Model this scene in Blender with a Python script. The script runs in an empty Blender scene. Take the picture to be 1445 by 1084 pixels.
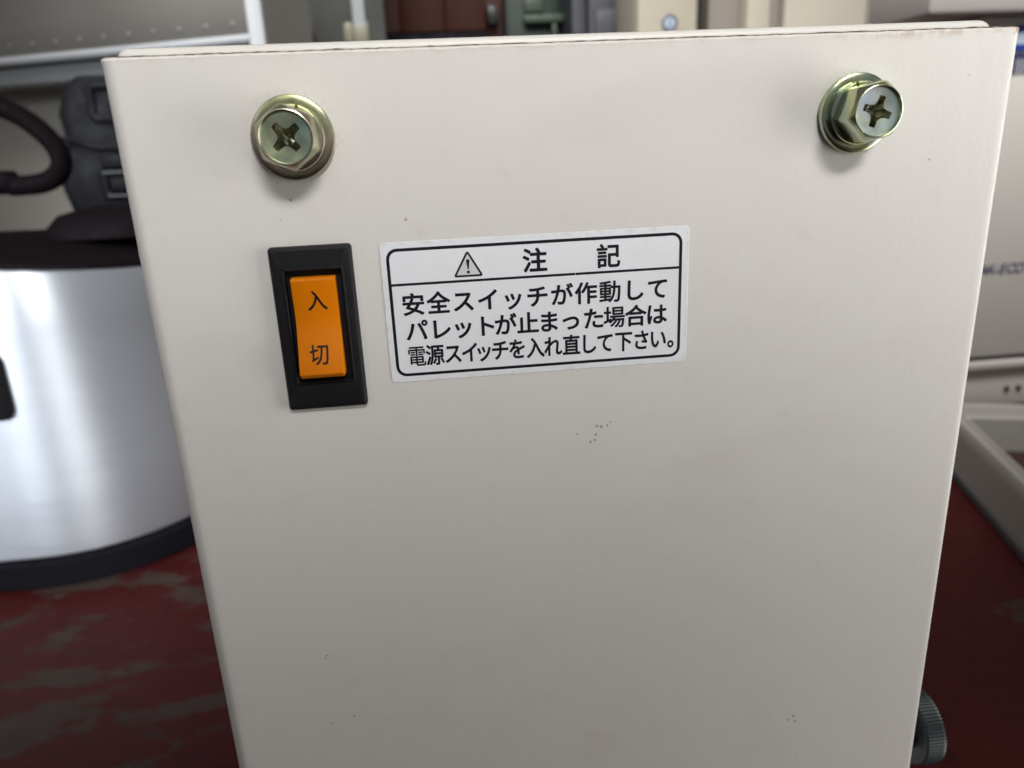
import bpy, bmesh, math, random
from mathutils import Vector, Matrix, noise
random.seed(7)
R = math.radians
S = bpy.context.scene
COL = S.collection
H = 0.45                                   # top edge of the control box front sheet above the floor

# ------------------------------------------------------------------ camera
cam_d = bpy.data.cameras.new("camera")
cam = bpy.data.objects.new("camera", cam_d)
COL.objects.link(cam)
S.camera = cam
cam_d.sensor_width = 36.0
cam_d.lens = 1054.35 / 1445 * 36
cam_d.clip_start = 0.005
cam_d.clip_end = 60
pitch, yaw, roll = 0.30954, -0.09641, 0.04680
_Rz = Matrix.Rotation(yaw, 3, 'Z')
_Rx = Matrix.Rotation(-pitch, 3, 'X')
_Ry = Matrix.Rotation(roll, 3, 'Y')
_B = _Rz @ _Rx @ _Ry                        # columns: right, forward, up
right, fwd, up = _B.col[0], _B.col[1], _B.col[2]
cam.matrix_world = Matrix(((right.x, up.x, -fwd.x, 0.0),
                           (right.y, up.y, -fwd.y, -0.1541),
                           (right.z, up.z, -fwd.z, H - 0.0185),
                           (0, 0, 0, 1)))
cam_d.dof.use_dof = True
cam_d.dof.focus_distance = 0.163
cam_d.dof.aperture_fstop = 18.0

# ------------------------------------------------------------------ light
world = bpy.data.worlds.new("World")
S.world = world
world.use_nodes = True
bg = world.node_tree.nodes["Background"]
bg.inputs[0].default_value = (1.0, 0.975, 0.945, 1)
bg.inputs[1].default_value = 0.16

def area(name, loc, target, sx, sy, power, color, spread=180, level=False):
    d = bpy.data.lights.new(name, 'AREA')
    d.shape = 'RECTANGLE'; d.size = sx; d.size_y = sy
    d.energy = power; d.color = color; d.spread = R(spread)
    o = bpy.data.objects.new(name, d); COL.objects.link(o)
    o.location = loc
    z = (Vector(loc) - Vector(target)).normalized()
    x = (Vector((1, 0, 0)) - z * z.x).normalized() if level else Vector((0, 0, 1)).cross(z).normalized()
    y = z.cross(x)
    o.rotation_euler = Matrix((x, y, z)).transposed().to_euler()
    return o
area("front_key_light", (0.17, -0.50, 0.86), (0.06, 0.0, 0.532), 1.0, 0.12, 0.86, (1.0, 0.99, 0.975), 27.5, True)  # lamp set close; beam narrowed to imitate the photographer's shade below
area("side_fill_light", (0.48, -0.19, 0.34), (0.10, 0.0, 0.29), 0.25, 0.40, 1.62, (1.0, 0.98, 0.95))  # unseen fill lamp added beside the box to brighten its lower right
area("left_fill_light", (-0.95, -0.65, 0.90), (-0.48, 0.60, 0.33), 0.8, 0.5, 1.6, (0.90, 0.95, 1.0), 36)  # added lamp, unseen; brightens the silver appliance and misses the box
area("rear_fill_light", (0.42, 0.36, 1.5), (0.68, 1.2, 0.50), 1.8, 0.4, 11.5, (1.0, 0.985, 0.96), 80)  # added lamp over the box, lifts the fronts of the background things

S.view_settings.view_transform = 'Standard'
S.view_settings.look = 'None'
S.view_settings.exposure = 0.0
S.view_settings.gamma = 1.0
S.view_settings.use_curve_mapping = False
S.cycles.use_denoising = True
S.cycles.max_bounces = 8

# ------------------------------------------------------------------ materials
def L(c):                                   # sRGB 0-255 -> linear
    return tuple(((v / 255) / 12.92 if v / 255 <= 0.04045 else ((v / 255 + 0.055) / 1.055) ** 2.4) for v in c)

class NT:
    def __init__(s, name):
        s.m = bpy.data.materials.new(name); s.m.use_nodes = True
        s.t = s.m.node_tree; s.n = s.t.nodes
        s.p = s.n["Principled BSDF"]
    def new(s, kind, **kw):
        nd = s.n.new(kind)
        for k, v in kw.items(): setattr(nd, k, v)
        return nd
    def link(s, a, b): s.t.links.new(a, b)
    def val(s, sock, v):
        if hasattr(v, 'links') or isinstance(v, bpy.types.NodeSocket): s.link(v, sock)
        else: sock.default_value = v
    def math(s, op, a, b=None, c=None, clamp=False):
        nd = s.new("ShaderNodeMath", operation=op); nd.use_clamp = clamp
        s.val(nd.inputs[0], a)
        if b is not None: s.val(nd.inputs[1], b)
        if c is not None: s.val(nd.inputs[2], c)
        return nd.outputs[0]
    def pos(s): return s.new("ShaderNodeNewGeometry").outputs["Position"]
    def noise(s, vec, scale, detail=2.0, rough=0.5, dist=0.0):
        nd = s.new("ShaderNodeTexNoise")
        s.link(vec, nd.inputs["Vector"])
        nd.inputs["Scale"].default_value = scale; nd.inputs["Detail"].default_value = detail
        nd.inputs["Roughness"].default_value = rough; nd.inputs["Distortion"].default_value = dist
        return nd.outputs["Fac"]
    def ramp(s, fac, stops):
        nd = s.new("ShaderNodeValToRGB"); s.link(fac, nd.inputs[0])
        e = nd.color_ramp.elements
        while len(e) < len(stops): e.new(0.5)
        for el, (p, c) in zip(e, stops): el.position = p; el.color = (*c, 1) if len(c) == 3 else c
        return nd.outputs[0]
    def smooth(s, v, a, b, o0=0.0, o1=1.0):
        nd = s.new("ShaderNodeMapRange", interpolation_type='SMOOTHSTEP'); s.link(v, nd.inputs[0])
        for i, x in enumerate((a, b, o0, o1)): nd.inputs[i + 1].default_value = x
        return nd.outputs[0]
    def mix(s, fac, a, b):
        nd = s.new("ShaderNodeMix", data_type='RGBA')
        s.val(nd.inputs[0], fac)
        for sock, v in ((nd.inputs[6], a), (nd.inputs[7], b)):
            if isinstance(v, bpy.types.NodeSocket): s.link(v, sock)
            else: sock.default_value = (*v, 1)
        return nd.outputs[2]
    def bump(s, h, strength, dist):
        nd = s.new("ShaderNodeBump"); s.link(h, nd.inputs["Height"])
        nd.inputs["Strength"].default_value = strength; nd.inputs["Distance"].default_value = dist
        s.link(nd.outputs[0], s.p.inputs["Normal"]); return nd
    def base(s, v):
        if isinstance(v, bpy.types.NodeSocket): s.link(v, s.p.inputs["Base Color"])
        else: s.p.inputs["Base Color"].default_value = (*v, 1)
    def set(s, rough=None, metal=None, spec=None, coat=None):
        if rough is not None: s.val(s.p.inputs["Roughness"], rough)
        if metal is not None: s.p.inputs["Metallic"].default_value = metal
        if spec is not None: s.p.inputs["Specular IOR Level"].default_value = spec
        if coat is not None: s.p.inputs["Coat Weight"].default_value = coat

def simple(name, col, rough=0.5, metal=0.0, var=0.12, scale=30, bump=0.0, bscale=200, spec=None):
    n = NT(name); P = n.pos()
    f = n.noise(P, scale, 4, 0.6)
    n.base(n.mix(f, tuple(c * (1 - var) for c in col), tuple(min(1, c * (1 + var)) for c in col)))
    n.set(rough=n.smooth(n.noise(P, scale * 2.3, 3), 0.3, 0.7, max(0.02, rough * 0.85), min(1, rough * 1.15)), metal=metal, spec=spec)
    if bump: n.bump(n.noise(P, bscale, 3), bump, 0.001)
    return n.m

M = {}
# cream enamel of the control box: yellowing, dirt specks, rust on the cut edge
def enamel():
    n = NT("cream_enamel"); P = n.pos()
    sep = n.new("ShaderNodeSeparateXYZ"); n.link(P, sep.inputs[0])
    big = n.noise(P, 14, 3, 0.55)
    fine = n.noise(P, 160, 3, 0.6)
    c = n.mix(big, (0.695, 0.668, 0.628), (0.730, 0.710, 0.678))
    c = n.mix(n.smooth(fine, 0.55, 0.8, 0, 0.25), c, (0.60, 0.575, 0.53))
    # faint rusty bloom patches
    bl = n.math('MULTIPLY', n.smooth(n.noise(P, 45, 4, 0.6), 0.62, 0.78, 0, 1), 0.16)
    c = n.mix(bl, c, (0.55, 0.44, 0.33))
    sm = n.new("ShaderNodeMapping"); n.link(P, sm.inputs[0]); sm.inputs["Scale"].default_value = (1.0, 1.0, 2.6); sm.inputs["Rotation"].default_value = (0, R(14), 0)
    smu = n.noise(sm.outputs[0], 16, 3, 0.5, 0.4)
    c = n.mix(n.smooth(smu, 0.50, 0.74, 0, 0.24), c, (0.58, 0.545, 0.50))
    # grime ring round each bolt and handling marks round the switch
    for bx, bz, r0, r1 in ((-24.8, 434.6, 7.6, 10.4), (87.9, 434.5, 7.6, 9.8)):
        dd = n.new("ShaderNodeVectorMath", operation='DISTANCE'); n.link(P, dd.inputs[0]); dd.inputs[1].default_value = (bx / 1000, 0, bz / 1000)
        gm_ = n.math('MULTIPLY', n.smooth(dd.outputs["Value"], r0 / 1000, r1 / 1000, 1, 0), n.smooth(n.noise(P, 700, 4, 0.7), 0.48, 0.70, 0.06, 0.36))
        c = n.mix(gm_, c, (0.36, 0.29, 0.22))
    c = n.mix(n.smooth(n.noise(P, 2400, 2, 0.5), 0.70, 0.76, 0, 0.30), c, (0.40, 0.35, 0.29))
    # dirt specks: position, radius (mm)
    wob = n.new("ShaderNodeTexNoise"); n.link(P, wob.inputs["Vector"]); wob.inputs["Scale"].default_value = 900
    ws = n.new("ShaderNodeVectorMath", operation='SCALE'); n.link(wob.outputs["Color"], ws.inputs[0]); ws.inputs[3].default_value = 0.0007
    wv = n.new("ShaderNodeVectorMath", operation='ADD'); n.link(P, wv.inputs[0]); n.link(ws.outputs[0], wv.inputs[1])
    spots = [(33.6, 370.6, .42), (34.6, 370.4, .5), (35.9, 370.6, .42), (36.6, 371.2, .34), (33.4, 368.6, .45), (32.1, 366.9, .42),
             (33.0, 367.2, .34), (29.1, 368.9, .3), (-32.7, 317.2, .35), (-32.2, 317.8, .28), (-27.8, 299.7, .38), (-33.5, 298.3, .3),
             (86.1, 283.4, .5), (84.6, 282.3, .42), (86.6, 281.6, .4), (-26.9, 423.1, .4), (-5.0, 418.2, .42), (105.7, 424.6, .34),
             (62.4, 442.8, .16), (-37.2, 424.6, .16), (-29.4, 419.4, .16), (-28.9, 426.4, .24), (-26.6, 426.2, .2), (70.4, 337.0, .2),
             (112.0, 441.0, .2), (108.2, 438.5, .16), (20.4, 398.0, .0)]
    acc = None
    for x, z, r in spots:
        if r <= 0: continue
        d = n.new("ShaderNodeVectorMath", operation='DISTANCE')
        n.link(wv.outputs[0], d.inputs[0]); d.inputs[1].default_value = (x / 1000 + .00035, 0.00035, z / 1000 + .00035)
        m = n.smooth(d.outputs["Value"], r * 0.0004, r * 0.001, 1.0, 0.0)
        acc = m if acc is None else n.math('MAXIMUM', acc, m)
    c = n.mix(n.math('MULTIPLY', acc, 0.6), c, (0.13, 0.075, 0.045))
    # rust creeping from the cut top edge
    edge = n.smooth(sep.outputs[2], H - 0.0024, H - 0.0004, 0, 1)
    rn = n.smooth(n.noise(P, 320, 5, 0.65), 0.44, 0.60, 0, 1)
    near = n.math('ADD', n.smooth(n.math('ABSOLUTE', n.math('SUBTRACT', sep.outputs[0], 0.103)), 0.005, 0.022, 0.30, 0.0),
                  n.smooth(sep.outputs[0], 0.1172, 0.1215, 0, 0.8))
    near = n.math('ADD', near, 0.10)
    ru = n.math('MULTIPLY', n.math('MULTIPLY', edge, rn), near, clamp=True)
    c = n.mix(ru, c, (0.36, 0.19, 0.08))
    # dark line at the top: rust, and the lid gap's shade put in as colour
    cut = n.math('MULTIPLY', n.smooth(sep.outputs[2], H - 0.00040, H - 0.00018, 0, 1), n.smooth(n.noise(P, 500, 4), 0.35, 0.6, 0.6, 1))
    c = n.mix(cut, c, (0.09, 0.05, 0.03))
    n.base(c)
    n.set(rough=n.smooth(smu, 0.3, 0.7, 0.30, 0.42), spec=0.45)
    h = n.math('ADD', n.math('MULTIPLY', n.noise(P, 900, 2), 0.22), n.noise(P, 60, 2))
    n.bump(h, 0.20, 0.0006)
    return n.m
M['enamel'] = enamel()
def lid_enamel():
    n = NT("lid_enamel"); P = n.pos()
    sep = n.new("ShaderNodeSeparateXYZ"); n.link(P, sep.inputs[0])
    c = n.mix(n.noise(P, 120, 3), (0.62, 0.60, 0.56), (0.69, 0.67, 0.63))
    ends = n.math('ADD', n.smooth(sep.outputs[0], -0.0556, -0.0540, 1, 0), n.smooth(sep.outputs[0], 0.1150, 0.1182, 0, 0.7))
    rn = n.smooth(n.noise(P, 400, 4, 0.65), 0.36, 0.50, 0, 1)
    c = n.mix(n.math('MULTIPLY', ends, rn, clamp=True), c, (0.28, 0.10, 0.03))
    n.base(c); n.set(rough=0.42); n.bump(n.noise(P, 300, 2), 0.1, 0.0005)
    return n.m
M['lid'] = lid_enamel()
def chromate(name, a, b, c3, d, rough):
    n = NT(name); P = n.pos()
    f = n.noise(P, 85, 2, 0.45, 0.2)
    col = n.ramp(f, [(0.28, a), (0.43, b), (0.55, c3), (0.70, d)])
    col = n.mix(n.smooth(n.noise(P, 3800, 2, 0.5), 0.35, 0.65, 0, 0.22), col, tuple(x * 0.7 for x in b))
    n.base(col); n.set(metal=1.0, rough=n.smooth(n.noise(P, 300, 2), 0.3, 0.7, rough * 0.85, rough * 1.15))
    return n.m
M['zinc_olive'] = chromate("olive_chromate_zinc", (0.36, 0.37, 0.18), (0.42, 0.44, 0.28), (0.48, 0.41, 0.34), (0.38, 0.43, 0.24), 0.32)
M['zinc_teal'] = chromate("teal_chromate_zinc", (0.24, 0.42, 0.32), (0.32, 0.48, 0.38), (0.48, 0.51, 0.32), (0.24, 0.40, 0.42), 0.40)
M['zinc_green'] = chromate("green_chromate_zinc", (0.36, 0.46, 0.32), (0.44, 0.52, 0.42), (0.60, 0.64, 0.30), (0.42, 0.42, 0.36), 0.22)
M['zinc_pale'] = chromate("pale_chromate_zinc", (0.40, 0.50, 0.45), (0.44, 0.54, 0.50), (0.50, 0.52, 0.44), (0.38, 0.46, 0.58), 0.38)
M['zinc_grime'] = chromate("grimy_socket_zinc", (0.40, 0.40, 0.30), (0.44, 0.45, 0.36), (0.50, 0.48, 0.36), (0.38, 0.43, 0.39), 0.20)
def dusty_black():
    n = NT("black_grained_plastic"); P = n.pos()
    c = n.mix(n.noise(P, 400, 4, 0.6), (0.005, 0.005, 0.007), (0.010, 0.010, 0.012))
    c = n.mix(n.smooth(n.noise(P, 2300, 3, 0.6), 0.66, 0.74, 0, 0.8), c, (0.11, 0.105, 0.10))
    c = n.mix(n.smooth(n.noise(P, 130, 5, 0.7), 0.56, 0.78, 0, 0.35), c, (0.045, 0.042, 0.040))
    n.base(c); n.set(rough=0.5, spec=0.28)
    n.bump(n.noise(P, 5200, 3), 0.25, 0.001)
    return n.m
M['black_plastic'] = dusty_black()
M['black_gloss'] = simple("black_smooth_plastic", (0.008, 0.008, 0.009), 0.3, var=0.2, scale=200)
def orange():
    n = NT("orange_plastic"); P = n.pos()
    n.base(n.mix(n.noise(P, 300, 3), (0.66, 0.185, 0.001), (0.72, 0.205, 0.001)))
    n.set(rough=0.45, spec=0.12); n.p.inputs["Subsurface Weight"].default_value = 0.25
    n.p.inputs["Subsurface Radius"].default_value = (1, 0.4, 0.05); n.p.inputs["Subsurface Scale"].default_value = 0.001
    return n.m
M['orange'] = orange()
M['ink'] = simple("black_print", (0.006, 0.006, 0.011), 0.6, var=0.25, scale=900, spec=0.25)
def sticker():
    n = NT("white_vinyl"); P = n.pos()
    c = n.mix(n.noise(P, 40, 3), (0.81, 0.825, 0.86), (0.84, 0.855, 0.89))
    c = n.mix(n.smooth(n.noise(P, 1400, 3, 0.7), 0.62, 0.8, 0, 0.18), c, (0.45, 0.43, 0.40))
    sep = n.new("ShaderNodeSeparateXYZ"); n.link(P, sep.inputs[0])
    ex = n.math('ABSOLUTE', n.math('SUBTRACT', sep.outputs[0], 0.021475)); ez = n.math('ABSOLUTE', n.math('SUBTRACT', sep.outputs[2], H - 0.050975))
    rim = n.math('MAXIMUM', n.smooth(ex, 0.0311, 0.0323, 0, 1), n.smooth(ez, 0.0136, 0.0148, 0, 1))
    c = n.mix(n.math('MULTIPLY', rim, n.smooth(n.noise(P, 380, 5, 0.7), 0.46, 0.72, 0.03, 0.45)), c, (0.42, 0.38, 0.33))
    c = n.mix(n.smooth(n.noise(P, 70, 4, 0.6), 0.54, 0.78, 0, 0.25), c, (0.68, 0.67, 0.655))
    n.base(c); n.set(rough=n.smooth(n.noise(P, 60, 3), 0.3, 0.7, 0.30, 0.44)); n.bump(n.noise(P, 220, 3), 0.10, 0.0005)
    return n.m
M['vinyl'] = sticker()
M['vinyl_grey'] = simple("pale_grey_print", (0.66, 0.66, 0.665), 0.4, var=0.05, scale=500)
M['knob'] = simple("grey_green_knob_plastic", (0.014, 0.024, 0.027), 0.42, var=0.25, scale=300)
def floor_mat():
    n = NT("worn_red_floor_paint"); P = n.pos()
    red = n.mix(n.noise(P, 6, 4, 0.6), (0.046, 0.0066, 0.0070), (0.074, 0.0100, 0.0105))
    red = n.mix(n.smooth(n.noise(P, 60, 4, 0.6), 0.5, 0.75, 0, 0.6), red, (0.022, 0.006, 0.006))
    st = n.new("ShaderNodeMapping"); n.link(P, st.inputs[0]); st.inputs["Rotation"].default_value = (0, 0, R(-25)); st.inputs["Scale"].default_value = (0.75, 1.6, 1)
    st.inputs["Location"].default_value = (0.21, 0.07, 0.3)
    w1 = n.noise(st.outputs[0], 13.0, 9, 0.64, 0.15)
    sep = n.new("ShaderNodeSeparateXYZ"); n.link(P, sep.inputs[0])
    bias = n.smooth(sep.outputs[0], -0.2, 0.4, 0.03, -0.06)
    w = n.smooth(n.math('ADD', w1, bias), 0.545, 0.600, 0, 1)
    con = n.mix(n.noise(P, 35, 4), (0.044, 0.034, 0.029), (0.074, 0.060, 0.050))
    n.base(n.mix(n.math('MULTIPLY', w, 0.85), red, con))
    n.set(rough=n.smooth(w, 0, 1, 0.62, 0.85), spec=0.12)
    n.bump(n.math('SUBTRACT', n.noise(P, 120, 4), n.math('MULTIPLY', w, 0.8)), 0.3, 0.001)
    return n.m
M['floor'] = floor_mat()
def brushed():
    n = NT("brushed_steel"); P = n.pos()
    mp = n.new("ShaderNodeMapping"); n.link(P, mp.inputs[0]); mp.inputs["Scale"].default_value = (1, 1, 60)
    f = n.noise(mp.outputs[0], 14, 4, 0.7)
    n.base(n.mix(f, (0.63, 0.67, 0.74), (0.73, 0.77, 0.83)))
    n.set(metal=0.72, rough=n.smooth(f, 0.2, 0.8, 0.34, 0.46))
    n.p.inputs["Anisotropic"].default_value = 0.85
    n.p.inputs["Anisotropic Rotation"].default_value = 0.25
    tg = n.new("ShaderNodeTangent", direction_type='RADIAL', axis='Z'); n.link(tg.outputs[0], n.p.inputs["Tangent"])
    n.bump(f, 0.05, 0.0005)
    return n.m
M['brushed'] = brushed()
M['navy_plastic'] = simple("dark_navy_moulded_plastic", (0.0050, 0.0050, 0.0095), 0.65, var=0.2, scale=20, bump=0.2, bscale=500)
M['rubber'] = simple("black_rubber", (0.008, 0.005, 0.007), 0.7, var=0.2, scale=60, spec=0.12)
M['base_navy'] = simple("blue_black_plastic", (0.005, 0.0045, 0.0085), 0.7, var=0.2, scale=30, spec=0.2)
M['beige'] = simple("beige_paint", (0.52, 0.49, 0.43), 0.5, var=0.10, scale=12)
M['grey_sheet'] = simple("dull_grey_sheet_metal", (0.25, 0.238, 0.22), 0.55, var=0.12, scale=9)
M['weld'] = simple("polished_weld_spot", (0.36, 0.35, 0.33), 0.5, var=0.25, scale=60)
M['white_lip'] = simple("white_painted_steel", (0.80, 0.83, 0.87), 0.32, var=0.05, scale=20)
M['white_post'] = simple("white_enamel_post", (0.82, 0.85, 0.88), 0.35, var=0.05, scale=25)
M['grey_post'] = simple("grey_enamel_post", (0.36, 0.38, 0.40), 0.4, var=0.08, scale=25)
M['yellowed'] = simple("yellowed_plastic", (0.27, 0.26, 0.19), 0.45, var=0.12, scale=30)
M['slate_board'] = simple("grey_green_board", (0.075, 0.080, 0.072), 0.6, var=0.15, scale=10)
M['dark_steel'] = simple("dark_steel", (0.018, 0.017, 0.018), 0.4, var=0.2, scale=40)
def wood():
    n = NT("dark_red_brown_wood"); P = n.pos()
    mp = n.new("ShaderNodeMapping"); n.link(P, mp.inputs[0]); mp.inputs["Scale"].default_value = (14, 14, 1)
    n.base(n.mix(n.noise(mp.outputs[0], 5, 5, 0.65, 0.5), (0.030, 0.009, 0.006), (0.085, 0.019, 0.010)))
    n.set(rough=0.45); return n.m
M['wood'] = wood()
M['green_paint'] = simple("dark_green_machine_paint", (0.022, 0.040, 0.030), 0.45, var=0.25, scale=15)
M['green_pale'] = simple("faded_green_machine_paint", (0.075, 0.105, 0.075), 0.5, var=0.2, scale=20)
M['slate'] = simple("slate_blue_grey_paint", (0.050, 0.052, 0.066), 0.5, var=0.3, scale=14)
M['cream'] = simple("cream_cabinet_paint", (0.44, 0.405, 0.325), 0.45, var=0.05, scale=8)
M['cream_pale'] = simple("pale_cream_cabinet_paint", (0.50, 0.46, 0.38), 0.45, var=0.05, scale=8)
M['taupe'] = simple("taupe_shaded_cabinet_paint", (0.27, 0.245, 0.215), 0.5, var=0.06, scale=8)  # flank's grey-brown; on the wide cabinet, cream's shaded side put into colour
M['lock_ring'] = simple("tarnished_lock_ring", (0.20, 0.22, 0.26), 0.45, 0.3, var=0.1)
M['chrome'] = simple("dull_nickel", (0.55, 0.56, 0.60), 0.3, 1.0, var=0.05)
M['machine'] = simple("warm_grey_machine_paint", (0.56, 0.535, 0.50), 0.45, var=0.05, scale=8)
M['machine_hood'] = simple("pale_lilac_grey_paint", (0.47, 0.44, 0.43), 0.45, var=0.05, scale=8)
M['text_navy'] = simple("navy_print", (0.040, 0.045, 0.13), 0.5, var=0.15, scale=60)
M['badge_blue'] = simple("blue_print", (0.025, 0.055, 0.30), 0.4, var=0.1, scale=40)
M['badge_white'] = simple("pale_blue_print", (0.50, 0.60, 0.74), 0.4, var=0.05, scale=40)
M['tray'] = simple("translucent_grey_plastic", (0.37, 0.35, 0.32), 0.5, var=0.12, scale=26)
M['tray_base'] = simple("dark_grey_plastic_edge", (0.10, 0.098, 0.105), 0.5, var=0.12, scale=18)
M['tray_dirt'] = simple("red_brown_sludge", (0.045, 0.012, 0.010), 0.6, var=0.5, scale=40)
M['wall'] = simple("dim_plaster", (0.06, 0.058, 0.055), 0.8, var=0.15, scale=3)
M['lcd'] = simple("grey_green_display", (0.16, 0.20, 0.16), 0.2, var=0.1, scale=30)
M['carton'] = simple("pale_board", (0.20, 0.185, 0.165), 0.7, var=0.1, scale=20)

# ------------------------------------------------------------------ helpers
OFF = {}
def thing(name, label, cat, loc, group=None):
    o = bpy.data.objects.new(name, None); COL.objects.link(o)
    o.location = loc; o.empty_display_size = 0.03
    o['label'] = label; o['category'] = cat
    if group: o['group'] = group
    OFF[o] = Vector(loc)
    return o

def finish(name, bm, mats, parent=None, smooth=35, label=None):
    """bm holds world coordinates; links it as one mesh object below parent"""
    off = OFF[parent] if parent else Vector((0, 0, 0))
    bmesh.ops.recalc_face_normals(bm, faces=bm.faces)
    bmesh.ops.translate(bm, verts=bm.verts, vec=-off)
    me = bpy.data.meshes.new(name); bm.to_mesh(me); bm.free()
    if not isinstance(mats, (list, tuple)): mats = [mats]
    for m in mats: me.materials.append(M[m])
    if smooth:
        for p in me.polygons: p.use_smooth = True
        me.set_sharp_from_angle(angle=R(smooth))
    o = bpy.data.objects.new(name, me); COL.objects.link(o)
    if parent: o.parent = parent
    if label: o['label'] = label
    OFF[o] = off
    return o

def top(o, label, cat, group=None):
    o['label'] = label; o['category'] = cat
    if group: o['group'] = group

def nb(): return bmesh.new()

def rbox(bm, x0, x1, y0, y1, z0, z1, bev=0.0, seg=2):
    tmp = bmesh.new()
    r = bmesh.ops.create_cube(tmp, size=1)
    for v in tmp.verts:
        v.co = Vector((x0 + (v.co.x + .5) * (x1 - x0), y0 + (v.co.y + .5) * (y1 - y0), z0 + (v.co.z + .5) * (z1 - z0)))
    if bev: bmesh.ops.bevel(tmp, geom=tmp.edges[:], offset=bev, segments=seg, profile=0.5, affect='EDGES')
    join(bm, tmp)
    return bm

def join(bm, tmp, mi=None):
    mp = {v: bm.verts.new(v.co) for v in tmp.verts}
    for f in tmp.faces:
        try:
            g = bm.faces.new([mp[v] for v in f.verts]); g.material_index = f.material_index if mi is None else mi
        except ValueError: pass
    tmp.free()

def ring_loft(bm, loops, closed=True, cap0=False, cap1=False, mi=0):
    """loops: lists of Vectors of equal length"""
    rows = [[bm.verts.new(p) for p in lp] for lp in loops]
    n = len(rows[0])
    for a, b in zip(rows[:-1], rows[1:]):
        for i in range(n if closed else n - 1):
            j = (i + 1) % n
            f = bm.faces.new((a[i], a[j], b[j], b[i])); f.material_index = mi
    if cap0: bm.faces.new(rows[0]).material_index = mi
    if cap1: bm.faces.new(rows[-1]).material_index = mi
    return rows

def rrect(cx, cy, w, h, r, n=6):
    """rounded rectangle outline, counter-clockwise list of (u, v)"""
    pts = []
    rs = r if isinstance(r, (list, tuple)) else (r,) * 4          # tr, tl, bl, br
    for k, (sx, sy) in enumerate(((1, 1), (-1, 1), (-1, -1), (1, -1))):
        rr = max(rs[k], 1e-6)
        ox, oy = cx + sx * (w / 2 - rr), cy + sy * (h / 2 - rr)
        for i in range(n + 1):
            a = math.pi / 2 * (k + i / n)
            pts.append((ox + rr * math.cos(a), oy + rr * math.sin(a)))
    return pts

def tube(bm, pts, r, n=12, cap=True):
    pts = [Vector(p) for p in pts]
    loops = []
    upv = Vector((0.13, 0.31, 0.94)).normalized()
    for i, p in enumerate(pts):
        t = (pts[min(i + 1, len(pts) - 1)] - pts[max(i - 1, 0)]).normalized()
        a = t.cross(upv).normalized(); b = t.cross(a)
        rr = r[i] if isinstance(r, (list, tuple)) else r
        loops.append([p + a * rr * math.cos(2 * math.pi * k / n) + b * rr * math.sin(2 * math.pi * k / n) for k in range(n)])
    ring_loft(bm, loops, True, cap, cap)

def smoothpath(pts, sub=8):
    pts = [Vector(p) for p in pts]; out = []
    for i in range(len(pts) - 1):
        p0, p1, p2, p3 = pts[max(i - 1, 0)], pts[i], pts[i + 1], pts[min(i + 2, len(pts) - 1)]
        for k in range(sub):
            t = k / sub
            out.append(0.5 * ((2 * p1) + (-p0 + p2) * t + (2 * p0 - 5 * p1 + 4 * p2 - p3) * t * t + (-p0 + 3 * p1 - 3 * p2 + p3) * t ** 3))
    out.append(pts[-1]); return out

def lathe(bm, prof, place, n=64, a0=0.0, a1=2 * math.pi, mi=0):
    """prof: (r, h); place(u, v, h) -> world"""
    full = abs(a1 - a0 - 2 * math.pi) < 1e-6
    loops = []
    for r, h in prof:
        m = n if full else n + 1
        loops.append([place(r * math.cos(a0 + (a1 - a0) * i / n), r * math.sin(a0 + (a1 - a0) * i / n), h) for i in range(m)])
    return ring_loft(bm, loops, full, mi=mi)

_fc = bpy.data.curves.new("glyph_source", 'FONT')
_fo = bpy.data.objects.new("glyph_source", _fc)
COL.objects.link(_fo)
def glyph(ch, off=0.0, shear=0.0):
    _fc.body = ch; _fc.size = 1.0; _fc.offset = off; _fc.shear = shear
    _fc.resolution_u = 5
    dg = bpy.context.evaluated_depsgraph_get(); dg.update()
    me = bpy.data.meshes.new_from_object(_fo.evaluated_get(dg))
    vs = [v.co.copy() for v in me.vertices]; fs = [tuple(p.vertices) for p in me.polygons]
    bpy.data.meshes.remove(me)
    return vs, fs
def put_glyph(bm, ch, place, off=0.0, shear=0.0, lift=Vector((0, -0.0000022, 0))):
    """off: extra half stroke width in em, laid down as shifted copies a hair above each other"""
    vs, fs = glyph(ch, 0.0, shear)
    sh = [(0, 0)] + ([(off * math.cos(k * math.pi / 4), off * math.sin(k * math.pi / 4)) for k in range(8)] if off > 0.001 else [])
    for k, (dx, dy) in enumerate(sh):
        nv = [bm.verts.new(place(v.x + dx, v.y + dy) + lift * k) for v in vs]
        for f in fs:
            try: bm.faces.new([nv[i] for i in f])
            except ValueError: pass

# ------------------------------------------------------------------ the setting
bm = nb()
bmesh.ops.create_grid(bm, x_segments=1, y_segments=1, size=1)
for v in bm.verts: v.co = Vector((v.co.x * 4, v.co.y * 3 + 0.6, 0))
fl = finish("floor", bm, 'floor', smooth=0); fl['kind'] = 'structure'
bm = nb(); rbox(bm, -4, 4, 2.6, 2.7, 0, 2.4)
wl = finish("wall_back", bm, 'wall', smooth=0); wl['kind'] = 'structure'

# ------------------------------------------------------------------ control box
XL, XR, YB = -0.0580, 0.1223, 0.26
box = thing("control_box", "cream enamelled sheet-metal control box with two bolts and an orange switch", "control box", ((XL + XR) / 2, YB / 2, 0))

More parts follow.
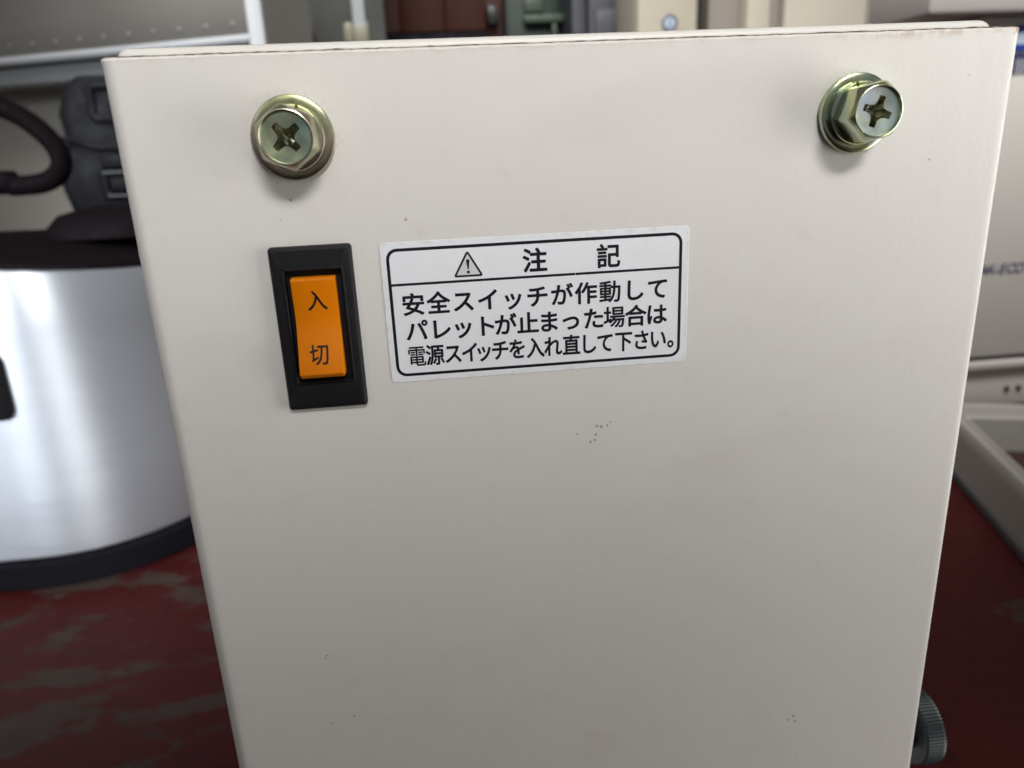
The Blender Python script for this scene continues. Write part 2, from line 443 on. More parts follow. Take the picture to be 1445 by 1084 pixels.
def cover_profile(off):
    """plan of the U-shaped cover, offset inwards by off: back right -> front -> back left"""
    pts = []
    rR, rL = 0.0014, 0.0030
    pts.append((XR - off, YB)); pts.append((XR - off, 0.12)); pts.append((XR - off, 0.02))
    for i in range(7):
        a = i / 6 * math.pi / 2
        pts.append((XR - rR + (rR - off) * math.cos(a), rR - (rR - off) * math.sin(a)))
    n = 150
    for i in range(1, n): pts.append((XR - rR + (XL + rL - XR + rR) * i / n, off))
    for i in range(9):
        a = i / 8 * math.pi / 2
        pts.append((XL + rL - (rL - off) * math.sin(a), rL - (rL - off) * math.cos(a)))
    pts.append((XL + off, 0.02)); pts.append((XL + off, 0.12)); pts.append((XL + off, YB))
    return pts
def jit(x, y, a): return a * (noise.noise(Vector((x * 420, y * 420, 1.3))) + 0.6 * noise.noise(Vector((x * 1300, y * 900, 7.7))))
bm = nb(); loops = []
for z, off, ja in ((0.0, 0, 0), (0.15, 0, 0), (0.30, 0, 0), (0.40, 0, 0), (H - 0.0013, 0, 0.00012), (H - 0.0009, -0.00010, 0.00022), (H - 0.0006, -0.00013, 0.00018), (H - 0.00035, 0.00002, 0.0001),
                   (H - 0.00015, 0.00022, 0.00012), (H, 0.0005, 0.00012), (H, 0.0012, 0.0001), (H - 0.004, 0.0012, 0), (0.0, 0.0012, 0)):
    loops.append([Vector((x, y, z + (jit(x, y, ja) if ja else 0))) for x, y in cover_profile(off)])
ring_loft(bm, loops, False)
front = finish("front_cover", bm, 'enamel', box, 30)

# inner case whose rounded lid shows above the sheet
bm = nb()
zl = H + 0.0016
out = rrect((-0.0555 + 0.1180) / 2, (0.002 + zl) / 2, 0.1735, zl - 0.002, (0.0030, 0.0022, 0.001, 0.001), 6)
loops = []
for y, ins in ((YB - 0.002, 0), (0.0034, 0), (0.0026, 0.0002), (0.0021, 0.0006), (0.0019, 0.0012)):
    loops.append([Vector((cx + (0.03125 - cx) * ins / 0.09, y, cz - (ins if cz > 0.2 else 0))) for cx, cz in out])
ring_loft(bm, loops, True, True, True)
finish("top_cover", bm, 'lid', box, 40)

# bolts
def place_bolt(cx, cz):
    return lambda u, v, h: Vector((cx + u / 1000, -h / 1000, cz + v / 1000))
def bolt(cx, cz, hexrot, crossrot, mats, label):
    P = place_bolt(cx, cz)
    bm = nb()
    n = 72
    HH = lambda h: 2.7 + (h - 2.7) * 1.2
    def rh(a):
        d = (a - hexrot) % (math.pi / 3) - math.pi / 6
        return 5.0 / math.cos(d)
    A = [2 * math.pi * i / n for i in range(n)]
    loops = []
    for kind in range(9):
        lp = []
        for a in A:
            r = rh(a)
            if kind == 0: rr, h = min(r, 5.3), 2.7
            elif kind == 1: rr, h = r - 0.05, 3.0
            elif kind == 2: rr, h = r, 3.3
            elif kind == 3: rr, h = r, 7.25 - (r - 5.0) * 1.15
            elif kind == 4: rr, h = r - 0.12, 7.45 - (r - 5.0) * 0.95
            elif kind == 5: rr, h = 4.66, 7.86
            elif kind == 6: rr, h = 4.52, 7.90
            elif kind == 7: rr, h = 4.40, 7.82
            else: rr, h = 4.22, 7.42
            lp.append(P(1.05 * rr * math.cos(a), 1.05 * rr * math.sin(a), HH(h)))
        loops.append(lp)
    ring_loft(bm, loops, True, True, False)
    # recessed face with a cross-shaped socket
    qa = [(2.78, -0.62), (2.84, 0.0), (2.78, 0.62), (1.95, 0.66), (1.45, 0.76), (1.12, 0.93), (0.93, 1.12), (0.76, 1.45), (0.66, 1.95)]
    cross = []
    for k in range(4):
        c, s = math.cos(crossrot + k * math.pi / 2), math.sin(crossrot + k * math.pi / 2)
        cross += [(x * c - y * s, x * s + y * c) for x, y in qa]
    rim = [(4.431 * math.cos(a), 4.431 * math.sin(a)) for a in A]
    tmp = bmesh.new()
    def face_h(x, y):
        r = math.hypot(x, y); return 7.42 - 0.14 * max(0, 1 - (r / 4.431) ** 2)
    def addloop(pts, hf):
        vs = [tmp.verts.new(P(x, y, HH(hf(x, y)))) for x, y in pts]
        return [tmp.edges.new((vs[i], vs[(i + 1) % len(vs)])) for i in range(len(vs))]
    e = addloop(rim, face_h)
    lip = [(x * 1.06, y * 1.06) for x, y in cross]
    e2 = addloop(lip, lambda x, y: 7.33)
    bmesh.ops.triangle_fill(tmp, use_beauty=True, edges=e + e2)
    join(bm, tmp, 1)
    lo = []
    for sc, h in ((1.06, 7.33), (1.0, 7.22), (0.86, 6.2), (0.62, 5.3), (0.40, 4.7)):
        lo.append([P(x * sc, y * sc, HH(h)) for x, y in cross])
    rows = ring_loft(bm, lo, True, mi=2)
    cv = bm.verts.new(P(0, 0, HH(4.4)))
    last = rows[-1]
    for i in range(len(last)): bm.faces.new((last[i], last[(i + 1) % len(last)], cv)).material_index = 2
    head = finish("hex_bolt", bm, mats, box, 28, label)
    bm = nb()
    lathe(bm, [(2.6, 0.0), (7.55, 0.0), (7.78, 0.18), (7.82, 0.5), (7.80, 1.0), (7.62, 1.32), (7.2, 1.46), (6.6, 1.50), (5.0, 1.52), (2.6, 1.52)], P, 96)
    finish("washer", bm, mats[0], head, 28)
    bm = nb()
    pr = [(3.0, 1.53), (5.75, 1.53), (6.05, 1.62), (6.15, 1.85), (6.13, 2.35), (5.95, 2.62), (5.6, 2.72), (3.0, 2.72), (3.0, 1.53)]
    sa = crossrot + 0.6
    rows = lathe(bm, pr, P, 60, sa, sa + 2 * math.pi - 0.10)
    for k in (0, -1): bm.faces.new([r[k] for r in rows[:-1]])
    finish("lock_washer", bm, mats[0], head, 28)
    return head
bolt(-0.02497 * .992, H - 0.0154, R(37), R(42), ['zinc_olive', 'zinc_teal', 'zinc_grime'], "olive and teal zinc-plated hex bolt above the switch")
bolt(0.08865 * .992, H - 0.0155, R(12), R(72), ['zinc_green', 'zinc_pale', 'zinc_grime'], "green-yellow zinc-plated hex bolt near the right edge")

# rocker switch
mm = lambda x, h, z: Vector((x / 1000, -h / 1000, H + z / 1000))
bm = nb()
def rl(cx, cz, w, hh, r, h): return [mm(u, h, v) for u, v in rrect(cx, cz, w, hh, r, 5)]
loops = [rl(-24.3, -52.75, 16.3, 34.0, .7, 0.0), rl(-24.3, -52.75, 16.3, 34.0, .7, 1.05), rl(-24.3, -52.75, 16.1, 33.8, .65, 1.35), rl(-24.3, -52.75, 15.2, 32.6, .5, 1.75),
         rl(-24.3, -52.6, 14.9, 32.2, .5, 1.80), rl(-24.15, -52.0, 12.3, 24.4, .5, 1.80), rl(-24.15, -52.0, 12.15, 24.2, .5, 1.98), rl(-24.15, -52.0, 11.9, 23.9, .45, 2.12),
         rl(-24.15, -52.0, 11.5, 23.4, .4, 2.12), rl(-24.15, -52.0, 11.2, 23.1, .35, 1.9), rl(-24.15, -52.0, 11.0, 22.9, .3, 0.12)]
ring_loft(bm, loops, True, False, True)
sw = finish("rocker_switch", bm, 'black_plastic', box, 30, "black rocker switch frame with orange rocker")
bm = nb()
prof = [(-41.9, 0.13), (-41.85, 1.9), (-42.0, 2.25), (-42.5, 2.45), (-45.5, 2.20), (-48.5, 2.02), (-50.2, 2.0), (-51.5, 2.12), (-52.8, 2.42), (-55.5, 3.32),
        (-58.5, 4.37), (-60.9, 5.2), (-61.15, 5.24), (-61.4, 5.1), (-62.05, 4.45), (-62.2, 4.1), (-62.2, 0.13)]
x0, x1 = -28.7, -19.85
loops = []
for x, ins in ((x0, 0.25), (x0 + .07, 0.07), (x0 + .25, 0), (x1 - .25, 0), (x1 - .07, .07), (x1, .25)):
    cz, ch = -52, 0.0
    loops.append([mm(x, max(0.13, h - ins) if h > .2 else h, z + (ins if z < -55 and h < 5.5 else (-ins if z > -42.6 else 0))) for z, h in prof])
ring_loft(bm, loops, True, True, True)
finish("rocker", bm, 'orange', sw, 25, "orange rocker with its lower end standing out")
# engraved characters on the rocker
bm = nb()
sl = math.atan2(2.05 - 2.45, 3.0)
put_glyph(bm, "入", lambda x, y: mm(-23.95 + (x - .5) * 4.15, 2.12 + 0.08 + (y - .38) * 0.35, -46.55 + (y - .38) * 4.45), 0.012)
finish("on_character", bm, 'ink', sw, 0)
bm = nb()
ang = math.atan2(1.05, 3.0)
def on_low(x, y):
    v = (y - .38) * 4.7
    z = -57.3 + v * math.cos(ang)
    h = 3.32 + (-(z) - 55.5) * 0.35 + 0.05
    return mm(-24.45 + (x - .5) * 4.05, h, z)
put_glyph(bm, "切", on_low, 0.011)
finish("off_character", bm, 'ink', sw, 0)

# printed notice
lx0, lx1, lz0, lz1 = -10.75, 53.7, -65.75, -36.2
bm = nb()
ring_loft(bm, [rl((lx0 + lx1) / 2, (lz0 + lz1) / 2, lx1 - lx0, lz1 - lz0, .8, 0.0), rl((lx0 + lx1) / 2, (lz0 + lz1) / 2, lx1 - lx0, lz1 - lz0, .8, 0.09),
               rl((lx0 + lx1) / 2, (lz0 + lz1) / 2, lx1 - lx0 - .12, lz1 - lz0 - .12, .75, 0.14)], True, False, True)
notice = finish("notice_label", bm, 'vinyl', box, 30, "white notice sticker with black frame and Japanese text")
hp = 0.165
bx0, bx1, bz0, bz1 = -9.25, 51.95, -64.15, -37.75
bm = nb(); t = .32
c0 = ((bx0 + bx1) / 2, (bz0 + bz1) / 2)
ring_loft(bm, [rl(*c0, bx1 - bx0 + 2 * t, bz1 - bz0 + 2 * t, 1.9 + t, hp), rl(*c0, bx1 - bx0 - 2 * t, bz1 - bz0 - 2 * t, 1.9 - t, hp)], True)
finish("border", bm, 'ink', notice, 0)
bm = nb()
for a, b in ((bx0 + t, 29.30), (29.38, bx1 - t)):
    vs = [bm.verts.new(mm(x, hp, z)) for x, z in ((a, -45.12), (b, -45.12), (b, -44.60), (a, -44.60))]; bm.faces.new(vs)
finish("divider", bm, 'ink', notice, 0)
# warning triangle
def rtri(scale, r, cx, cz):
    pts = []
    tri = [(0, 2.45), (-2.72, -2.35), (2.72, -2.35)]
    for k in range(3):
        px, pz = tri[k][0] * scale, (tri[k][1] + .75) * scale - .75
        a0 = [R(30), R(150), R(270)][k]
        for i in range(7):
            a = a0 + R(120) * i / 6
            pts.append((cx + px + r * math.cos(a), cz + pz + r * math.sin(a)))
    return pts
tcx, tcz = 6.95, -41.45
bm = nb()
ring_loft(bm, [[mm(u, hp, v) for u, v in rtri(0.93, .36, tcx, tcz)], [mm(u, hp, v) for u, v in rtri(0.88, .02, tcx, tcz)]], True)
vs = [bm.verts.new(mm(tcx + u, hp, tcz + v)) for u, v in ((-.36, .75), (-.28, .95), (0, 1.05), (.28, .95), (.36, .75), (.12, -1.05), (-.12, -1.05))]
bm.faces.new(vs)
vs = [bm.verts.new(mm(tcx + .32 * math.cos(a), hp, tcz - 1.62 + .32 * math.sin(a))) for a in [2 * math.pi * i / 20 for i in range(20)]]
bm.faces.new(vs)
finish("warning_triangle", bm, 'ink', notice, 0)
bm = nb()
vs = [bm.verts.new(mm(u, hp - .012, v)) for u, v in rtri(0.93, .04, tcx, tcz)]; bm.faces.new(vs)
finish("triangle_fill", bm, 'vinyl_grey', notice, 0)
def text_line(name, items):
    bm = nb()
    for ch, cx, cz, w, hgt, off in items:
        put_glyph(bm, ch, lambda x, y: mm(cx + (x - .5) * w, hp, cz + (y - .38) * hgt), off)
    finish(name, bm, 'ink', notice, 0)
text_line("heading_character", [("注", 20.85, -41.45, 5.3, 5.2, .028)])
text_line("heading_character", [("記", 36.4, -41.5, 5.2, 5.2, .025)])
D = .025; DK = .018
l1 = "安全スイッチが作動して"
text_line("text_line", [(c, -4.85 + 5.195 * i, -49.05 + (-.15 if c == "ッ" else 0), 4.95, 4.9, DK if c in "動" else D) for i, c in enumerate(l1)])
x2 = [-4.6, 0.4, 5.1, 9.9, 14.1, 18.9, 23.4, 28.1, 33.1, 37.6, 42.3, 46.9]
text_line("text_line", [(c, x2[i], -54.65, 4.9, 4.9, DK if c in "場" else D) for i, c in enumerate("パレットが止まった場合は")])
x3 = [-5.05, -1.2, 2.65, 6.25, 9.2, 12.7, 16.4, 20.3, 24.1, 28.15, 31.9, 35.6, 39.65, 43.6, 47.3, 51.35]
text_line("text_line", [(c, x3[i], -60.15, 4.05, 4.75, .012 if c in "電" else .024) for i, c in enumerate("電源スイッチを入れ直して下さい。")])

# knurled knob on the right flank
kx0, kx1, ky, kz, kr = 0.1455, 0.1528, 0.0358, 0.2393, 0.0122
bm = nb()
nr = 72; loops = []
for x, dr in ((kx0, 0.0012), (kx0 + 0.0003, 0.0003), (kx0 + 0.0009, 0), (kx1 - 0.0012, 0), (kx1 - 0.0003, 0.0004), (kx1, 0.0014)):
    lp = []
    for i in range(nr * 2):
        a = math.pi * i / nr
        rr = kr - dr - (0.00028 if i % 2 else 0)
        lp.append(Vector((x, ky + rr * math.cos(a), kz + rr * math.sin(a))))
    loops.append(lp)
ring_loft(bm, loops, True, True, True)
kn = finish("adjusting_knob", bm, 'knob', box, 20, "grey-green ribbed knob on the right flank")
bm = nb()
loops = []
for x, rr in ((XR - 0.0005, 0.0075), (0.1300, 0.0075), (0.1310, 0.0068), (kx0 + 0.0002, 0.0068)):
    loops.append([Vector((x, ky + rr * math.cos(2 * math.pi * i / 32), kz + rr * math.sin(2 * math.pi * i / 32))) for i in range(32)])
ring_loft(bm, loops, True, True, True)
finish("knob_neck", bm, 'black_plastic', kn, 30)

# ------------------------------------------------------------------ silver appliance
ap = thing("silver_appliance", "brushed silver rounded appliance with black base and black top", "appliance", (-0.62, 0.78, 0))
def plan(cx, cy, w, d, radii, z, ins=0.0):
    return [Vector((u, v, z - (max(0.0, u + 0.46) * 0.13 if z > 0.33 else 0.0))) for u, v in rrect(cx, cy, w - 2 * ins, d - 2 * ins, [max(r - ins, .002) for r in radii], 14)]
PL = (-0.62, 0.775, 0.70, 0.36, (0.10, 0.10, 0.17, 0.17))
AT = 0.347
bm = nb()
ring_loft(bm, [plan(*PL, z, i) for z, i in ((0.036, 0.004), (0.038, 0.001), (0.042, 0), (0.12, 0), (0.2, 0), (0.28, 0), (AT - 0.003, 0), (AT - .001, .001), (AT, .004))], True, True, True)
finish("body", bm, 'brushed', ap, 40)
bm = nb()
ring_loft(bm, [plan(*PL, z, i) for z, i in ((0.0, 0.003), (0.003, -0.001), (0.030, -0.001), (0.0355, 0.006))], True, True, True)
finish("base", bm, 'base_navy', ap, 40)
bm = nb()
ring_loft(bm, [plan(*PL, z, i) for z, i in ((AT + .0005, 0.006), (AT + .006, 0.006), (AT + .010, .02), (AT + .014, .06), (AT + .017, .10), (AT + .018, .15))], True, True, True)
lid = finish("top_cover", bm, 'rubber', ap, 40)
bm = nb()
ring_loft(bm, [[Vector((u, v, z)) for u, v in rrect(-0.36, 0.78, 0.13 - 2 * i, 0.16 - 2 * i, .05 - i, 8)] for z, i in ((AT + .008, 0), (AT + .02, 0.002), (AT + .032, .014), (AT + .036, .03))], True, True, True)
finish("lid_handle", bm, 'rubber', lid, 40)
bm = nb()
def disp(w, h, r, y): return [Vector((u, y, v)) for u, v in rrect(-0.4905, 0.229, w, h, r, 6)]
ring_loft(bm, [disp(.135, .070, .012, .596), disp(.135, .070, .012, .592), disp(.131, .066, .010, .5905), disp(.113, .049, .006, .5905), disp(.112, .048, .006, .5925)], True, False, True)
dp = finish("display_panel", bm, 'black_gloss', ap, 30)
bm = nb()
vs = [bm.verts.new(Vector((u, .5920, v))) for u, v in rrect(-0.4905, 0.229, .106, .043, .004, 4)]; bm.faces.new(vs)
finish("screen", bm, 'lcd', dp, 0)

# black cable looping above the appliance
bm = nb()
path = smoothpath([(-0.60, 0.74, 0.373), (-0.585, 0.735, 0.43), (-0.53, 0.73, 0.495), (-0.47, 0.725, 0.503), (-0.432, 0.72, 0.492), (-0.408, 0.72, 0.4775), (-0.389, 0.72, 0.456),
                   (-0.3835, 0.72, 0.437), (-0.392, 0.722, 0.4225), (-0.412, 0.725, 0.4145), (-0.445, 0.73, 0.413)], 8)
tube(bm, path, 0.0105, 16)
cable = finish("power_cable", bm, 'rubber', None, 60)
top(cable, "thick black cable curving in a loop above the silver appliance", "cable")
bm = nb()
tube(bm, smoothpath([(-0.435, 0.728, 0.4155), (-0.45, 0.73, 0.417), (-0.50, 0.735, 0.415), (-0.56, 0.74, 0.400), (-0.60, 0.74, 0.385)], 5), [0.008] * 3 + [0.0125] * 18, 14)
finish("connector", bm, 'rubber', cable, 60)

# ------------------------------------------------------------------ pale carton and dark moulded case behind the appliance
bm = nb(); rbox(bm, -0.60, -0.24, 0.972, 1.16, 0.0, 0.331, 0.004)
ct = finish("carton", bm, 'carton', None, 40)
top(ct, "pale box standing behind the silver appliance, under the dark case", "box")
cs = thing("moulded_case", "dark navy moulded plastic case with raised ribs behind the silver appliance", "case", (-0.40, 1.06, 0.331))
bm = nb()
sec = [(-0.490, .3315, .010), (-0.502, .345, 0.004), (-0.513, .40, 0.0), (-0.510, .440, 0.0), (-0.502, .456, .006), (-0.500, .462, .012), (-0.503, .50, .012), (-0.492, .535, .014), (-0.475, .548, .022)]
loops = []
for xl, z, dy in sec:
    w = 2 * (-0.40 - xl)
    loops.append([Vector((u, v, z)) for u, v in rrect(-0.40, 1.06 + dy / 2, w, 0.15 - dy, .022, 6)])
ring_loft(bm, loops, True, True, True)
shell = finish("shell", bm, 'navy_plastic', cs, 40)
def frame_ring(cx, cz, w, h, r, y, t, dep):
    bm = nb()
    f = lambda ins, yy: [Vector((u, yy, v)) for u, v in rrect(cx, cz, w - 2 * ins, h - 2 * ins, max(r - ins, .002), 5)]
    ring_loft(bm, [f(-.002, y + .004), f(0, y - dep * .6), f(t * .3, y - dep), f(t * .7, y - dep), f(t, y - dep * .6), f(t + .002, y + .004)], True)
    return bm
finish("raised_frame", frame_ring(-0.400, 0.512, 0.112, 0.055, .012, 0.998, .012, .006), 'navy_plastic', cs, 50)
bm = nb(); tube(bm, smoothpath([(-0.500, .992, .466), (-0.475, .987, .464), (-0.45, .984, .454), (-0.40, .984, .451), (-0.35, .984, .454), (-0.31, .99, .466)], 5), .0042, 10)
finish("rib", bm, 'navy_plastic', cs, 60)
bm = nb(); rbox(bm, -0.447, -0.353, .978, 1.0, .424, .444, .004)
finish("latch_plate", bm, 'navy_plastic', cs, 50)
bm = nb(); rbox(bm, -0.440, -0.360, .974, 1.0, .392, .414, .005)
finish("latch", bm, 'navy_plastic', cs, 50)
finish("latch_frame", frame_ring(-0.40, 0.403, 0.106, 0.042, .006, 0.986, .010, .004), 'black_gloss', cs, 50)

# ------------------------------------------------------------------ grey hooded cabinet, upper left
hd = thing("hooded_cabinet", "beige cabinet with dull grey hood and white rolled lower edge, upper left", "cabinet", (-0.62, 1.40, 0))
ha = math.atan2(1.125 - 1.305, -0.245 + 0.705)
ux, uy = math.cos(ha), math.sin(ha)
def hp_(s, d, z):                            # s along the hood, d into the cabinet
    return Vector((-0.705 + ux * s - uy * d, 1.305 + uy * s + ux * d, z))
def hbox(s0, s1, d0, d1, z0, z1, bev=0):
    b = bmesh.new(); rbox(b, s0, s1, d0, d1, z0, z1, bev)
    for v in b.verts: v.co = hp_(v.co.x, v.co.y, v.co.z)
    return b
finish("lower_body", hbox(-0.7, 0.47, 0.10, 0.20, 0.0, 0.575, .006), 'beige', hd, 40)
bm = nb(); loops = []
for s in (-0.8, -0.3, 0.0, 0.25, 0.484):
    lp = []
    for d, z in ((0.20, 0.598), (0.02, 0.598), (0.004, 0.603), (0.0, 0.612), (0.004, 0.66), (0.03, 0.72), (0.06, 0.76), (0.09, 0.80), (0.20, 0.80)):
        lp.append(hp_(s, d, z))
    loops.append(lp)
ring_loft(bm, loops, True, True, True)
hood = finish("hood", bm, 'grey_sheet', hd, 40)
bm = nb(); tube(bm, [hp_(s, 0.004, 0.6035) for s in (-0.8, -0.4, 0, 0.2, 0.486)], 0.0075, 14)
finish("rolled_edge", bm, 'white_lip', hd, 60)
bm = nb(); join(bm, hbox(-0.8, 0.47, 0.012, 0.10, 0.566, 0.594, .004))
finish("under_rail", bm, 'grey_post', hd, 40)
base_me = None
for k in range(20):
    s = -0.45 + 0.0478 * k
    if base_me is None:
        bm = nb(); 
        bmesh.ops.create_uvsphere(bm, u_segments=10, v_segments=6, radius=1)
        for v in bm.verts: v.co = Vector((v.co.x * .0042, v.co.y * .0022, v.co.z * .0042))
        base_me = bpy.data.meshes.new("spot_weld"); bm.to_mesh(base_me); bm.free()
        base_me.materials.append(M['weld'])
        for p in base_me.polygons: p.use_smooth = True
    o = bpy.data.objects.new("spot_weld", base_me); COL.objects.link(o); o.parent = hd
    o.location = hp_(s, 0.001, 0.6255) - Vector(hd.location); o.rotation_euler.z = ha

# ------------------------------------------------------------------ posts and board
bm = nb(); rbox(bm, -0.2285, -0.2075, 1.00, 1.021, 0, 1.3, .003)
po = finish("white_post", bm, 'white_post', None, 40)
top(po, "bright white square post just right of the grey hood", "post")
p2 = thing("grey_post", "thin grey post with yellowed clamp, left of the brown wooden cabinet", "post", (-0.094, 1.262, 0))
bm = nb(); rbox(bm, -0.1045, -0.0835, 1.25, 1.271, 0, 1.3, .003); finish("upright", bm, 'grey_post', p2, 40)
bm = nb(); rbox(bm, -0.121, -0.1045, 1.240, 1.28, .606, .639, .005); rbox(bm, -0.0835, -0.0795, 1.240, 1.28, .606, .639, .0015); rbox(bm, -0.1045, -0.0835, 1.240, 1.2495, .606, .634, .002)
finish("clamp", bm, 'yellowed', p2, 40)
bd = thing("grey_board", "grey-green upright board with a diagonal strut, between the two posts", "board", (-0.19, 1.52, 0))
bm = nb(); rbox(bm, -0.36, -0.06, 1.50, 1.54, 0, 1.2, .004); finish("panel", bm, 'slate_board', bd, 40)
bm = nb(); tube(bm, [(-0.264, 1.492, 0.84), (-0.228, 1.492, 0.720), (-0.207, 1.492, 0.649), (-0.17, 1.492, 0.53)], .0085, 10); finish("strut", bm, 'dark_steel', bd, 50)
bm = nb(); lathe(bm, [(0.0005, 30), (9, 28), (12, 22), (12, 8), (8, 4), (8, 0)], lambda u, v, h: Vector((-0.253 + u / 1000, 1.4995 - h / 1000, 0.664 + v / 1000)), 24); finish("turn_knob", bm, 'dark_steel', bd, 40)
bm = nb(); rbox(bm, -0.296, -0.258, 1.475, 1.499, .700, .728, .006); finish("bracket", bm, 'grey_post', bd, 40)

# ------------------------------------------------------------------ wooden cabinet
wc = thing("wooden_cabinet", "dark red-brown wooden cabinet behind the middle of the control box", "cabinet", (0.04, 1.85, 0))
for i, (a, b) in enumerate(((-0.135, -0.034), (-0.032, 0.066), (0.068, 0.158))):
    bm = nb(); rbox(bm, a, b, 1.70, 1.722, .682, 1.3, .003); finish("board", bm, 'wood', wc, 40)
bm = nb(); rbox(bm, -0.135, 0.158, 1.695, 1.73, 0, .680, .004); finish("base_rail", bm, 'base_navy', wc, 40)
bm = nb(); rbox(bm, -0.135, 0.200, 1.7225, 2.1, 0, 1.3, .004); finish("carcass", bm, 'wood', wc, 40)
bm = nb(); rbox(bm, 0.161, 0.189, 1.685, 1.722, .690, .732, .006); finish("latch", bm, 'dark_steel', wc, 40)

gm = thing("green_machine", "dark green machine with a faded ledge, right of the wooden cabinet", "machine", (0.29, 1.9, 0))
bm = nb(); rbox(bm, 0.208, 0.372, 1.77, 2.1, 0, 1.2, .006); finish("body", bm, 'green_paint', gm, 40)
bm = nb(); rbox(bm, 0.252, 0.366, 1.74, 1.7695, .700, .718, .004); finish("ledge", bm, 'green_pale', gm, 40)
bm = nb(); rbox(bm, 0.256, 0.30, 1.755, 1.7695, .724, .76, .004); finish("cover_plate", bm, 'green_pale', gm, 40)
bm = nb(); rbox(bm, 0.318, 0.330, 1.745, 1.7695, .66, .699, .003); finish("support", bm, 'green_pale', gm, 40)

sb = thing("slate_box", "slate blue-grey box left of the cream locker with the round lock", "box", (0.41, 1.7, 0))
bm = nb(); rbox(bm, 0.377, 0.487, 1.62, 1.8, 0, 1.2, .008); rbox(bm, 0.342, 0.376, 1.63, 1.76, 0, 1.2, .006); finish("shell", bm, 'slate', sb, 40)
bm = nb(); rbox(bm, 0.392, 0.472, 1.612, 1.6195, .60, .705, .003); finish("front_plate", bm, 'slate', sb, 40)

# ------------------------------------------------------------------ cream cabinets
lk = thing("cream_locker", "cream steel locker with a round key lock, seen above the control box", "locker", (0.50, 1.6, 0))
bm = nb(); rbox(bm, 0.440, 0.566, 1.47, 1.75, 0, 1.3, .003); finish("body", bm, 'cream', lk, 40)
bm = nb(); rbox(bm, 0.4415, 0.5645, 1.452, 1.469, 0.05, 1.28, .004); dr = finish("door", bm, 'cream', lk, 40)
bm = nb()
Pk = lambda u, v, h: Vector((0.507 + u / 1000, 1.4519 - h / 1000, 0.650 + v / 1000))
lathe(bm, [(17, 0), (17, 2.2), (16, 2.8), (13.5, 2.8), (12.5, 0.6), (0.01, 0.6)], Pk, 40); lk1 = finish("lock", bm, 'lock_ring', dr, 30)
bm = nb(); lathe(bm, [(9.5, 0.7), (9.5, 2.6), (9, 3), (0.01, 3)], Pk, 24); finish("lock_core", bm, 'badge_white', dr, 30)
bm = nb(); rbox(bm, 0.5052, 0.5088, 1.4478, 1.4488, .644, .656, .0004, 1); finish("keyhole", bm, 'dark_steel', dr, 40)

c2 = thing("folded_cabinet", "narrow cabinet with taupe flank and cream edge, right of the round-lock locker", "cabinet", (0.68, 1.65, 0))
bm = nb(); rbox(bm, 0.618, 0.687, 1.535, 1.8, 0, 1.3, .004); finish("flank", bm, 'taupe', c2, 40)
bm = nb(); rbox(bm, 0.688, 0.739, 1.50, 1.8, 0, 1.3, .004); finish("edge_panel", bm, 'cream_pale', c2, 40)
c3 = thing("wide_cream_cabinet", "wide cream steel cabinet with its side coloured as if shaded, upper right", "cabinet", (0.92, 1.65, 0))
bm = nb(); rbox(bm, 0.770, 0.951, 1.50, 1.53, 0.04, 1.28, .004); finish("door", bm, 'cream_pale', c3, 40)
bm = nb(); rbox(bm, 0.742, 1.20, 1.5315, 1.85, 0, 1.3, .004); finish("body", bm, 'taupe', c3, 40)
bm = nb(); rbox(bm, 0.953, 1.00, 1.518, 1.531, 0.04, 1.28, .002); finish("shaded_strip", bm, 'taupe', c3, 40)  # strip and body: the shaded right side put into the colour

# ------------------------------------------------------------------ warm grey machine on the right
ma = thing("grey_machine", "warm grey machine with navy lettering and blue badge, right edge", "machine", (1.05, 0.93, 0))
bm = nb(); rbox(bm, 0.745, 1.40, 0.862, 1.00, 0.090, 0.5655, .004); finish("body", bm, 'machine', ma, 40)
bm = nb(); rbox(bm, 0.657, 1.42, 0.840, 0.985, 0.567, 0.65, .006); finish("hood", bm, 'machine_hood', ma, 40)
bm = nb(); rbox(bm, 0.745, 1.40, 0.872, 0.99, 0.083, 0.0895, .001); finish("groove", bm, 'tray_base', ma, 40)
bm = nb(); rbox(bm, 0.745, 1.40, 0.858, 1.00, 0.069, 0.0828, .004); finish("rail", bm, 'machine_hood', ma, 40)
bm = nb(); rbox(bm, 0.745, 1.40, 0.868, 1.00, 0.006, 0.0688, .003); finish("plinth", bm, 'machine', ma, 40)
for x in (0.875, 0.895, 1.2):
    bm = nb(); lathe(bm, [(4, 2), (4, -2), (0.01, -2.4)], lambda u, v, h: Vector((x + u / 1000, 0.8675 + h / 1000, 0.034 + v / 1000)), 20); finish("plinth_screw", bm, 'dark_steel', ma, 40)
for x, y in ((0.78, 0.90), (1.36, 0.90), (0.78, 0.97), (1.36, 0.97)):
    bm = nb(); lathe(bm, [(18, 0), (18, 4), (12, 5.9)], lambda u, v, h: Vector((x + u / 1000, y + v / 1000, h / 1000)), 20)
    finish("foot", bm, 'dark_steel', ma, 40)
bm = nb(); x = 0.7945
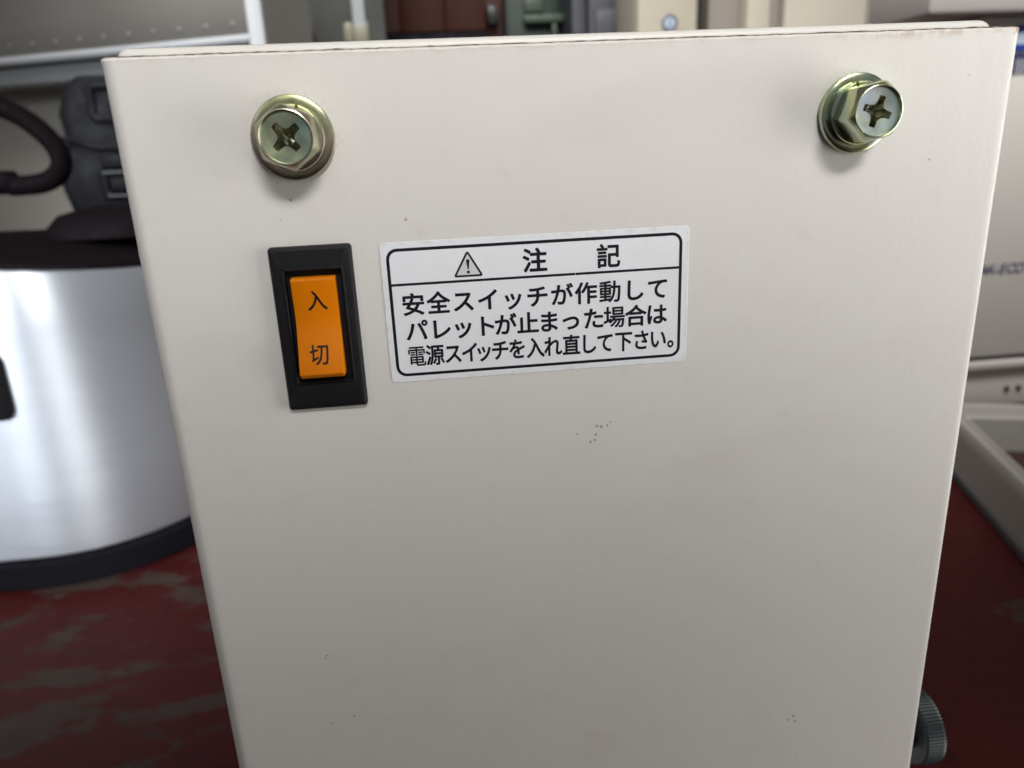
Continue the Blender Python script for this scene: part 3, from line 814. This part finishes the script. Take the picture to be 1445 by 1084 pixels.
for ch, adv in (("A", .0118), ("K", .0118), ("-", .0072), ("E", .0112), ("C", .0125), ("O", .013)):
    put_glyph(bm, ch, lambda u, v: Vector((x + u * .0205, 0.8612, 0.2185 + v * .0205)), .012, .25); x += adv
finish("lettering", bm, 'text_navy', ma, 0)
for z0, z1, m in ((.5445, .5535, 'badge_blue'), (.530, .5443, 'badge_white'), (.522, .5298, 'badge_blue')):
    bm = nb(); rbox(bm, 0.797, 0.93, 0.8600, 0.8618, z0, z1); finish("badge_band", bm, m, ma, 0)
bm = nb()
for a, b, z0, z1 in ((.797, .8035, .492, .519), (.8055, .8085, .492, .512), (.8115, .815, .492, .512), (.8036, .824, .5135, .519), (.818, .8215, .492, .512)):
    rbox(bm, a, b, 0.8608, 0.8617, z0, z1)
finish("dark_marking", bm, 'text_navy', ma, 0)

# ------------------------------------------------------------------ plastic tray on the floor
tr = thing("plastic_tray", "long pale grey plastic tray frame on the red floor beside the grey machine", "tray", (0.72, 0.55, 0))
tdx, tdy = 0.300, 0.954
def tp(a, b, z): return Vector((0.545 + tdx * a + tdy * b, 0.35 + tdy * a - tdx * b, z))
def tray_ring(ins, z, r=.035):
    return [tp(v, u, z) for u, v in rrect(0.14, 0.215, 0.28 - 2 * ins, 0.45 - 2 * ins, max(r - ins, .004), 7)]
bm = nb()
ring_loft(bm, [tray_ring(i, z) for i, z in ((0.002, .0125), (0.006, .048), (0.008, .060), (0.011, .064), (0.016, .064), (0.019, .060), (0.021, .034), (0.026, .030), (0.030, .050), (0.034, .054), (0.038, .052), (0.041, .004))], True)
finish("wall", bm, 'tray', tr, 50)
bm = nb()
ring_loft(bm, [tray_ring(i, z) for i, z in ((0.0, 0.0), (-0.004, .003), (-0.003, .011), (0.003, .0125), (0.040, .0125), (0.042, 0.0))], True)
finish("skirt", bm, 'tray_base', tr, 50)
bm = nb(); bm.faces.new([bm.verts.new(p) for p in tray_ring(0.0412, 0.0045)])
finish("stained_floor", bm, 'tray_dirt', tr, 0)

bpy.data.objects.remove(_fo); bpy.data.curves.remove(_fc)
